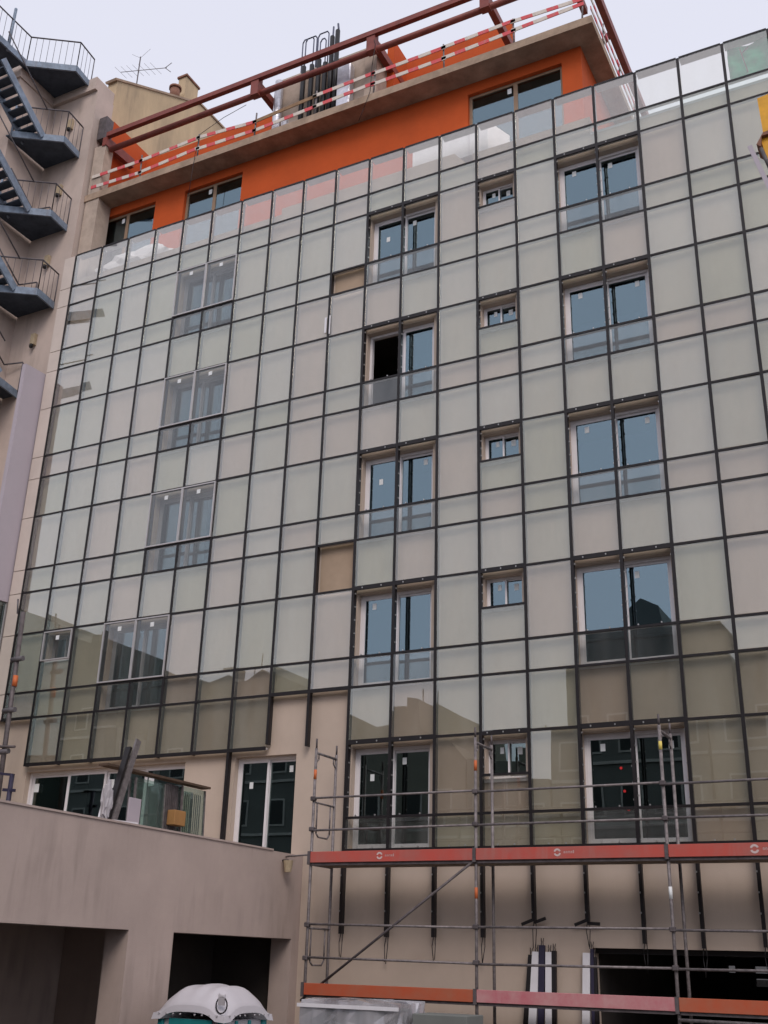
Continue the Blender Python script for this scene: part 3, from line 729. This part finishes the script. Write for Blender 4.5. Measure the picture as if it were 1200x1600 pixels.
# ------------------------------------------------------------------ terrace wing (lower left)
TX = -5.43; TT = 4.36; LZ = 2.92
T = thing('terrace_wing', (-9.5, -4.6, 0), 'low rendered wing with open garage bays and a terrace on top', 'building')
holed_wall('bay_wall', 'X', TX, -.42, -10.0, .26, 0, TT, [(-9.4, -4.60, 0, LZ), (-3.54, -.11, 0, LZ)], 'wing_plaster', T)
box('coping', TX-.42, TX+.02, -10.0, -.9, TT+.001, TT+.03, 'wing_plaster', T)
box('terrace_floor', -13.9, TX-.421, -10, .26, 3.2, 4.0, 'concrete', T)
box('end_wall', -13.9, TX-.421, -10.2, -10.001, 0, TT, 'wing_plaster', T)
box('bay_rear_wall', -9.3, -9.1, -9.9, .2, 0, 3.19, 'wing_plaster', T)
box('bay_cross_wall', -9.09, -7.3, -1.9, -1.7, 0, 3.19, 'wing_plaster', T)
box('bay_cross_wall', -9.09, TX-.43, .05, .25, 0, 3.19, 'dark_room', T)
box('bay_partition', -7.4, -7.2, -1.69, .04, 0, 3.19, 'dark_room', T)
bm = bmesh.new(); bmesh.ops.create_cone(bm, cap_ends=True, segments=12, radius1=.06, radius2=.09, depth=.2)
lb = thing('wall_lamp', (TX+.05, -.55, 4.0), 'small tan lamp on the upper corner of the terrace wall', 'lamp')
link('lamp_body', mesh_from(bm, 'lamp_body', 'vent_beige'), (TX+.12, -.55, 4.12), lb)
tube('bracket', (TX, -.55, 4.22), (TX+.12, -.55, 4.22), .02, 'black_metal', lb, 8)

# glass panes waiting in a rack on the terrace
K = thing('glass_rack', (-6.5, -2.8, 4.0), 'stack of framed glass balustrade panes standing on the terrace', 'glass rack')
def terr_pane(ya, yb, x, z0, z1, lean=.0, m='loose_glass'):
    f = bar('bottom_rail', (x, ya, z0), (x-lean*0, yb, z0), .03, .03, 'galv', K)
    prism('pane', [(x, ya, z0+.016), (x, yb, z0+.016), (x-lean, yb, z1), (x-lean, ya, z1)], (.012, 0, 0), m, f)
    bar('side_rail', (x, ya, z0), (x-lean, ya, z1), .03, .03, 'galv', f, up=(0, 1, 0)); bar('side_rail', (x, yb, z0), (x-lean, yb, z1), .03, .03, 'galv', f, up=(0, 1, 0))
terr_pane(-2.72, -2.08, -6.1, 4.02, 5.26, .05); terr_pane(-3.95, -3.20, -6.1, 4.02, 5.22, .05)
terr_pane(-3.85, -3.10, -6.3, 4.02, 5.22, .05); terr_pane(-2.78, -2.12, -6.35, 4.02, 5.24, .05)
bar('cover_plank', (-6.2, -4.70, 5.31), (-6.15, -2.05, 5.31), .20, .035, 'dark_timber', K)
for q in range(7): bar('stacked_post', (-6.12-.01*q, -3.12+.06*q, 4.02), (-6.17-.01*q, -3.12+.06*q, 5.25), .03, .03, 'galv_dark', K, up=(1, 0, 0))
for q in range(12): bar('rail_bar', (-6.28, -2.60+.055*q, 4.05), (-6.30, -2.60+.055*q, 5.2), .012, .012, 'galv_dark', K, up=(1, 0, 0))
cb = thing('cardboard_box', (-6.25, -2.75, 4.4), 'orange brown cardboard box among the glass panes on the terrace', 'box')
box('carton', -6.14, -5.98, -3.08, -2.78, 4.58, 4.82, 'cardboard', cb, bevel=.008)
wbd = thing('white_board', (-6.05, -3.7, 4.0), 'plain lilac white board leaning on the terrace edge', 'board')
box('board', -5.93, -5.90, -4.34, -4.06, 4.02, 4.85, 'lilac_wall', wbd, bevel=.004)
# profile trough leaning
lt = thing('leaning_channel', (-5.95, -4.1, 4.4), 'grey metal channel leaning steeply above the terrace edge', 'channel')
bar('channel_web', (-5.95, -4.62, 4.40), (-5.98, -4.20, 5.76), .11, .035, 'galv', lt, up=(1, 0, 0))
bar('channel_flange', (-5.98, -4.74, 4.40), (-6.02, -4.36, 5.62), .05, .10, 'dark_channel', lt, up=(1, 0, 0))
bar('second_channel', (-6.02, -4.86, 4.40), (-6.06, -4.70, 5.0), .05, .03, 'white_trim', lt, up=(1, 0, 0))
bar('foot_rail', (-5.62, -5.0, 4.40), (-5.62, -4.45, 4.42), .04, .05, 'white_trim', lt)
bar('foot_rail', (-5.62, -5.02, 4.40), (-5.98, -4.70, 4.42), .04, .05, 'white_trim', lt)
bm = bmesh.new(); bmesh.ops.create_icosphere(bm, subdivisions=3, radius=1)
for v in bm.verts: v.co = Vector((v.co.x*.05, v.co.y*.10, v.co.z*.30))*(1+.35*random.uniform(-1, 1))
link('bagged_fittings', mesh_from(bm, 'bagged_fittings', 'grey_plastic'), (-5.97, -4.78, 4.72), lt)
# scaffold pole and clamp at far left
sp = thing('scaffold_pole', (-12.6, -.6, 4.0), 'lone scaffold pole with couplers and orange tape beside the party wall', 'pole')
tube('pole_tube', (-12.58, -.6, 4.0), (-12.74, -.6, 9.72), .055, 'galv_dark', sp, 10)
tube('hook', (-12.9, -.62, 9.7), (-12.95, -.62, 10.05), .02, 'rail_steel', sp, 6)
for z in (8.6, 7.45, 6.55): tube('coupler', (-12.82, -.64, z), (-12.5, -.62, z+.02), .06, 'rail_steel', sp, 8)
tube('tape', (-12.66, -.6, 8.0), (-12.665, -.6, 8.24), .059, 'orange_tape', sp, 10)
tube('cross_tube', (-13.6, -.7, 6.72), (-12.3, -.66, 6.64), .03, 'galv_dark', sp, 8)
bp = thing('blue_prop', (-12.0, -1.0, 4.0), 'dark blue prop head above the terrace edge at far left', 'prop')
tube('prop_tube', (-11.95, -.95, 4.0), (-11.95, -.95, 6.0), .05, 'blue_paint', bp, 8)
bar('prop_arm', (-12.3, -1.05, 6.02), (-11.9, -.95, 5.98), .05, .05, 'blue_paint', bp); bar('prop_pin', (-12.1, -1.0, 5.68), (-11.8, -.95, 5.66), .04, .06, 'blue_paint', bp)
hose = [(-5.98, -1.7, 4.36), (-5.9, -.9, 4.42), (-5.5, -.4, 4.30), (-4.57, -1.0, 4.27), (-3.2, -.98, 4.29)]
tag(polytube('loose_rod', hose, .016, 'galv', None, 6), 'thin grey rod lying from the terrace edge onto the scaffold deck', 'rod')

# ------------------------------------------------------------------ scaffold
SC = thing('scaffold', (0, -.65, 0), 'steel tube scaffold with two levels of faded red deck boards', 'scaffold')
fx = [-4.57, -1.49, 1.59, 4.66]
YO, YI = -1.0, -.27
D1, D2 = 2.08, 4.16
for i, x in enumerate(fx):
    for y in (YO, YI):
        s = tube('standard', (x, y, .1), (x, y, 6.10), .026, 'galv', SC, 10)
        tube('spigot', (x, y, 6.10), (x, y, 6.27), .018, 'galv_dark', s, 8)
        for z in (D1, D2): tube('joint_collar', (x, y, z-.02), (x, y, z+.10), .036, 'galv_dark', s, 8)
        box('base_plate', x-.08, x+.08, y-.08, y+.08, .12, .135, 'galv_dark', s)
        tube('jack', (x, y, .10), (x, y, .3), .03, 'galv_dark', s, 8)
    for z in (D1-.05, D2-.05, 6.02): tube('frame_transom', (x, YO, z), (x, YI, z), .024, 'galv', SC, 8)
    for z in (6.02,):
        for y, s in ((YO, 1), (YI, -1)): polytube('corner_gusset', [(x, y+s*.03, z-.16), (x, y+s*.10, z-.1), (x, y+s*.10, z)], .014, 'galv', SC, 6)
    tube('frame_leg_tape', (x, YO, 5.55 if i < 2 else 5.72), (x, YO, 5.72 if i < 2 else 5.85), .0275, 'orange_tape' if i < 2 else 'yellow_tape', SC, 10)
    if i in (1, 2): tube('frame_leg_tape', (x, YO, 3.55), (x, YO, 3.72), .0275, 'orange_tape' if i == 1 else 'sticker', SC, 10)
# end guard frames on the left end
for z in (D1, D2):
    polytube('end_guard', [(-4.57, YO, z+1.0), (-4.57, YI+.02, z+1.0)], .018, 'galv', SC, 8)
    polytube('end_guard', [(-4.57, YO+.12, z+1.0), (-4.57, YO+.12, z+.48), (-4.57, YO+.2, z+.42), (-4.57, YI-.22, z+.42), (-4.57, YI-.14, z+.5), (-4.57, YI-.14, z+1.0)], .015, 'galv', SC, 8)
for i in range(3):
    for z in (D1, D2):
        for dz in (.53, 1.05):
            w = random.uniform(-.02, .02)
            tube('guard_tube', (fx[i], YO-.03, z+dz+w), (fx[i+1], YO-.03, z+dz+random.uniform(-.015, .015)), .019, 'galv', SC, 8)
    for z, ms in ((D1, ('orange_board', 'pink_board', 'orange_board')), (D2, ('red_board', 'red_board', 'red_board'))):
        for q in range(2):
            y0 = YO+.04+q*.33; box('deck_plank', fx[i]+.03, fx[i+1]-.03, y0, y0+.32, z-.06, z, 'deck_wood', SC)
        b = box('toe_board', fx[i]+.025, fx[i+1]-.025, YO-.075, YO-.045, z-.03, z+.15, ms[i], SC, bevel=.004)
        box('board_lip', fx[i]+.03, fx[i+1]-.03, YO-.044, YO+.03, z-.075, z-.0301 if False else z-.0305, 'galv_dark', b)
        box('board_clip', fx[i]-.03, fx[i]+.024, YO-.085, YO-.03, z-.06, z+.16, 'galv_dark', b)
tube('guard_tube', (fx[2], YO-.05, D1-.14), (fx[3], YO-.05, D1-.16), .024, 'galv', SC, 8)
for x in fx:
    for z in (D1, D2):
        for dz in (.53, 1.05):
            c = box('coupler', x-.045, x+.045, YO-.065, YO+.03, z+dz-.035, z+dz+.04, 'galv_dark', SC, bevel=.012)
tube('diagonal_brace', (-4.62, YO-.03, D1-.12), (-1.49, YO-.03, D2-.02), .022, 'galv_dark', SC, 8)
# printed mark on the upper boards: broken ring and a line of small worn letters
def mark(x, z, s=1.0):
    bm = bmesh.new(); y = YO-.0775
    for (a0, a1) in ((20, 165), (200, 345)):
        n = 9; prev = None
        for q in range(n+1):
            t = R(a0+(a1-a0)*q/n); p = [bm.verts.new((math.cos(t)*r*s, 0, math.sin(t)*r*s)) for r in (.030, .056)]
            if prev: bm.faces.new((prev[0], prev[1], p[1], p[0]))
            prev = p
    xx = .10
    for wd, ht in ((.02, .03), (.022, .03), (.03, .03), (.02, .03), (.016, .042)):
        for a in ((xx, xx+.006, 0, ht), (xx+wd-.006, xx+wd, 0, ht), (xx, xx+wd, ht-.006, ht)):
            bm.faces.new([bm.verts.new(q) for q in ((a[0]*s, 0, (a[2]-.015)*s), (a[1]*s, 0, (a[2]-.015)*s), (a[1]*s, 0, (a[3]-.015)*s), (a[0]*s, 0, (a[3]-.015)*s))])
        xx += wd+.012
    so = link('printed_mark', mesh_from(bm, 'printed_mark', 'logo_white'), (x, y, z), SC)
mark(-3.20, D2+.065, 1.05); mark(-.10, D2+.065, 1.05); mark(2.85, D2+.065, 1.15)

# ------------------------------------------------------------------ portable toilet
nx_, ny_ = -3.66, -4.62; w = 1.06
PT = thing('portable_toilet', (nx_-w/2, ny_+w/2, 0), 'portable toilet with white domed roof and teal walls before the garage bays', 'toilet')
cx, cy = nx_-w/2, ny_+w/2
box('cabin', cx-.50, cx+.50, cy-.50, cy+.50, .12, 1.80, 'grey_plastic', PT, bevel=.02)
box('base_skid', cx-.55, cx+.55, cy-.55, cy+.55, 0, .12, 'black_metal', PT, bevel=.01)
for sx in (-1, 1):
    for sy in (-1, 1): box('corner_post', cx+sx*.50-.045, cx+sx*.50+.045, cy+sy*.50-.045, cy+sy*.50+.045, .121, 1.83, 'teal_plastic', PT, bevel=.01)
for q in (-.2, .12):
    box('wall_rib', cx+q, cx+q+.06, cy-.52, cy-.501, .2, 1.79, 'teal_plastic', PT); box('wall_rib', cx+.501, cx+.52, cy+q, cy+q+.06, .2, 1.79, 'teal_plastic', PT)
dr = box('door', cx-.36, cx+.36, cy-.535, cy-.5205, .2, 1.80, 'teal_plastic', PT, bevel=.006)
bm = bmesh.new(); n = 24; vs = []
for i in range(n+1):
    row = []
    for j in range(n+1):
        u, v = -1+2*i/n, -1+2*j/n
        e = max(abs(u), abs(v))
        pn = min(1.0, (u**4+v**4)**.25/1.06)
        h = .37*max(0.0, 1-pn**3.0)**.8
        arch = .03*(1-min(abs(u), abs(v))**2) if e > .98 else 0
        h += .012*math.cos(u*13)*(1-e**4)
        row.append(bm.verts.new((u*.59, v*.59, 1.86+h+arch)))
    vs.append(row)
for i in range(n):
    for j in range(n): bm.faces.new((vs[i][j], vs[i+1][j], vs[i+1][j+1], vs[i][j+1])).smooth = True
rim = [vs[i][0] for i in range(n+1)]+[vs[n][j] for j in range(1, n+1)]+[vs[i][n] for i in range(n-1, -1, -1)]+[vs[0][j] for j in range(n-1, 0, -1)]
low = [bm.verts.new((v.co.x*1.03, v.co.y*1.03, v.co.z-.085)) for v in rim]
for k in range(len(rim)): bm.faces.new((rim[k], low[k], low[(k+1) % len(rim)], rim[(k+1) % len(rim)]))
c0 = bm.verts.new((0, 0, 1.82))
for k in range(len(low)): bm.faces.new((low[k], c0, low[(k+1) % len(low)]))
bmesh.ops.recalc_face_normals(bm, faces=bm.faces[:])
rf = link('roof', mesh_from(bm, 'roof', 'white_plastic'), (cx, cy, 0), PT)
ring = []
for q in range(17):
    t = 2*math.pi*q/16; ring.append((cx+.52+.03*0+.10*math.cos(t)*.9, cy-.55-.02-.10*math.cos(t)*.0, 1.99+.10*math.sin(t)))
polytube('lifting_ring', ring, .010, 'black_metal', rf, 6)
tube('vent_pipe', (cx+.36, cy-.36, 2.0), (cx+.42, cy-.42, 2.14), .05, 'white_plastic', rf, 10)
box('ring_plate', cx+.47, cx+.57, cy-.585, cy-.565, 1.99, 2.09, 'grey_plastic', rf)
bm = bmesh.new()
for q in range(-4, 5):
    if q == 0: continue
    bm_tube(bm, (cx+q*.12, cy-.615, 1.86), (cx+q*.12, cy-.60, 1.86), .012, 6); bm_tube(bm, (cx+.60, cy+q*.12, 1.86), (cx+.615, cy+q*.12, 1.86), .012, 6)
link('rivets', mesh_from(bm, 'rivets', 'grey_plastic'), (0, 0, 0), rf)['kind'] = 'stuff'

# ------------------------------------------------------------------ wrapped pallet
PL = thing('wrapped_pallet', (-2.6, -2.4, 0), 'pallet of building material wrapped in clear plastic film at the scaffold foot', 'pallet')
for q in range(3): box('pallet_runner', -3.5, -1.9, -2.9+q*.42, -2.8+q*.42, .0, .10, 'timber', PL)
for q in range(5): box('pallet_slat', -3.55, -1.85, -2.95+q*.22, -2.79+q*.22, .101, .125, 'timber', PL)
for r_ in range(4):
    for c_ in range(2):
        box('packed_carton', -3.46+c_*.76, -2.72+c_*.76, -2.88, -2.06, .13+r_*.46, .58+r_*.46, 'grey_wall' if (r_+c_) % 2 else 'cream_wall', PL, bevel=.01)
bm = bmesh.new(); ox, oy = -2.7, -2.47
seg = 40; rings = []
for j in range(15):
    z = .12+1.93*j/14; row = []
    for i in range(seg):
        t = 2*math.pi*i/seg; c, s = math.cos(t), math.sin(t); m_ = max(abs(c), abs(s)); 
        row.append(bm.verts.new((c/m_*.80+random.uniform(-.012, .03), s/m_*.45+random.uniform(-.012, .03), z+random.uniform(-.03, .03))))
    rings.append(row)
for j in range(14):
    for i in range(seg): bm.faces.new((rings[j][i], rings[j][(i+1) % seg], rings[j+1][(i+1) % seg], rings[j+1][i]))
tp = bm.verts.new((0, 0, 2.08))
for i in range(seg): bm.faces.new((rings[14][i], rings[14][(i+1) % seg], tp))
link('plastic_film', mesh_from(bm, 'plastic_film', 'shrink_film'), (ox, oy, 0), PL)
for z in (1.95, 1.5, 1.0): box('strap', -3.53, -1.87, -2.945, -2.935, z, z+.05, 'white_trim', PL)
P2 = thing('board_stack', (-1.65, -2.2, 0), 'grey covered stack of boards beside the wrapped pallet', 'stack')
for q in range(8): box('stacked_board', -1.82, -.95+random.uniform(-.03, .03), -2.6, -2.0, .02+q*.24, .24+q*.24, 'grey_wall', P2, bevel=.01)

# ------------------------------------------------------------------ metal profiles leaning on the wall
def leaner(x0, x1, zt, w, m, label, tail=True, y0=-.22):
    o = thing('leaning_profile', (x0, y0, 0), label, 'metal profile', 'profiles leaning on the wall')
    bar('profile', (x0, y0, .125), (x1, .10, zt), w, .05, m, o, up=(0, 1, 0))
    if tail:
        for d in (-.018, .02): polytube('wire_end', [(x1+d, .10, zt), (x1+d*.6, .11, zt+.05), (x1+d*1.2, .12, zt+.11)], .006, 'black_pipe', o, 5)
leaner(-1.16, -.99, 2.75, .09, 'dark_channel', 'dark channel leaning on the wall, leftmost of the bundle left of the shop opening')
leaner(-1.02, -.90, 2.80, .13, 'white_trim', 'pale grey profile leaning between the two left dark channels')
leaner(-.82, -.80, 2.90, .10, 'blue_paint', 'dark violet channel leaning in the middle of the left bundle')
leaner(-.66, -.68, 2.80, .12, 'white_trim', 'pale grey profile right of the dark violet channel')
leaner(-.56, -.60, 2.82, .075, 'dark_channel', 'dark channel leaning at the right of the left bundle')
leaner(-.10, -.06, 2.80, .12, 'white_trim', 'white profile leaning beside the dark shop opening', False)
leaner(.06, .03, 2.86, .05, 'blue_paint', 'thin dark violet channel next to the white profile')
leaner(.16, .06, 2.74, .07, 'dark_channel', 'dark channel leaning at the edge of the shop opening')

# ------------------------------------------------------------------ ground floor shop: far windows and stock
SH = B
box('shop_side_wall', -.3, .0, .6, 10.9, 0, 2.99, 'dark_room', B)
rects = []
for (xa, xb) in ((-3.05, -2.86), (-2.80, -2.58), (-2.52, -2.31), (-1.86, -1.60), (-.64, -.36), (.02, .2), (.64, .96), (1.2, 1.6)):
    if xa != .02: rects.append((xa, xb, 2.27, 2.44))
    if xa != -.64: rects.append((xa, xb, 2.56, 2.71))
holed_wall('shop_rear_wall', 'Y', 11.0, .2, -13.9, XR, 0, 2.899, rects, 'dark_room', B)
for (a, b, c, d) in rects: box('shop_rear_pane', a, b, 11.05, 11.06, c, d, 'dim_pane', B)
box('shop_lintel', .03, 6.79, .30, .58, 2.80, 2.879, 'black_metal', B)

# ------------------------------------------------------------------ buildings across the street (mirrored in the glass)
def street_house(x0, x1, prof, depth, m, label, wins, wy=-36.0):
    o = thing('street_house', ((x0+x1)/2, wy, 0), label, 'house', 'houses across the street')
    prism('wall', [(x0, wy, 0)]+[(x, wy, z) for x, z in prof]+[(x1, wy, 0)], (0, -depth, 0), m, o)
    ztop = min(z for _, z in prof)
    zf = 3.6
    while zf+1.9 < ztop:
        n = wins
        for i in range(n):
            a = x0+(x1-x0)*(i+.5)/n
            f = box('window', a-.55, a+.55, wy+.002, wy+.06, zf, zf+1.5, 'street_trim', o)
            box('pane', a-.45, a+.45, wy+.061, wy+.07, zf+.1, zf+1.4, 'shutter', f)
        zf += 3.0
    xs_ = [p for p in prof]
    for q in range(max(1, int((x1-x0)/7))):
        xx = x0+(x1-x0)*(q+.35+.3*random.random())/max(1, int((x1-x0)/7))
        zz = max(z for x, z in prof if abs(x-xx) <= min(abs(x-xx) for x, z in prof)+.01)
        box('chimney', xx-.35, xx+.35, wy-2.2, wy-1.4, zz-1.5, zz+.55+random.random()*.5, m, o)
        if q % 2 == 0: tube('aerial', (xx+1.2, wy-2, zz-1.5), (xx+1.2, wy-2, zz+1.6), .04, 'rail_steel', o, 6)
    zf = 3.3
    while zf+2.5 < ztop:
        box('cornice', x0+.05, x1-.05, wy+.001, wy+.12, zf-.25, zf-.1, 'street_trim', o); zf += 3.0
    return o
street_house(-75, -42, [(-75, 25.0), (-51, 24.9), (-50.7, 24.2), (-49, 23.8), (-47.8, 23.3), (-46.5, 22.4), (-45.4, 22.0), (-45.39, 22.6), (-44.6, 22.5), (-44.59, 21.5), (-42.1, 20.7), (-42.0, 18.6)], 12, 'grey_wall', 'tall grey house mirrored at the far left of the glass screen', 7)
street_house(-41.9, -38.2, [(-41.9, 15.1), (-38.2, 14.9)], 10, 'cream_wall', 'low cream house mirrored between two taller ones', 2)
street_house(-38.1, -28.3, [(-38.1, 18.9), (-36, 19.0), (-35.3, 18.6), (-34.3, 18.3), (-32.8, 18.7), (-31.9, 18.1), (-31.1, 18.1), (-30.1, 18.7), (-28.9, 17.9), (-28.3, 17.4)], 11, 'grey_wall', 'house with wavy roofline mirrored in the lower left panels', 4)
street_house(-28.2, -24.7, [(-28.2, 11.5), (-24.7, 11.5)], 10, 'cream_wall', 'small cream house mirrored below the empty panels', 2)
street_house(-24.6, -17.0, [(-24.6, 16.3), (-22.0, 15.1), (-20.8, 15.2), (-20.0, 14.8), (-19.95, 15.9), (-19.3, 15.8), (-19.1, 14.1), (-17.8, 13.5), (-17.0, 12.6)], 10, 'ochre_wall', 'ochre gabled house mirrored in the middle of the screen', 3)
street_house(-16.9, -11.8, [(-16.9, 12.6), (-11.8, 12.3)], 10, 'ochre_wall', 'low ochre house mirrored beside the scaffold', 3)
street_house(-11.7, -3.8, [(-11.7, 19.0), (-8.6, 18.9), (-8.4, 20.1), (-7.7, 20.6), (-6.8, 20.1), (-6.6, 18.9), (-4.7, 18.8), (-3.8, 17.2)], 12, 'grey_wall', 'grey apartment house with roof turret mirrored at the right', 4)
street_house(-3.7, 14, [(-3.7, 17.0), (14, 16.6)], 12, 'ochre_wall', 'long ochre house mirrored in the lower right panels', 7)
street_house(14.1, 40, [(14.1, 14.0), (40, 14.0)], 12, 'cream_wall', 'long cream house at the right end of the street', 9)
print('panels', NP[0], 'objects', len(bpy.data.objects))
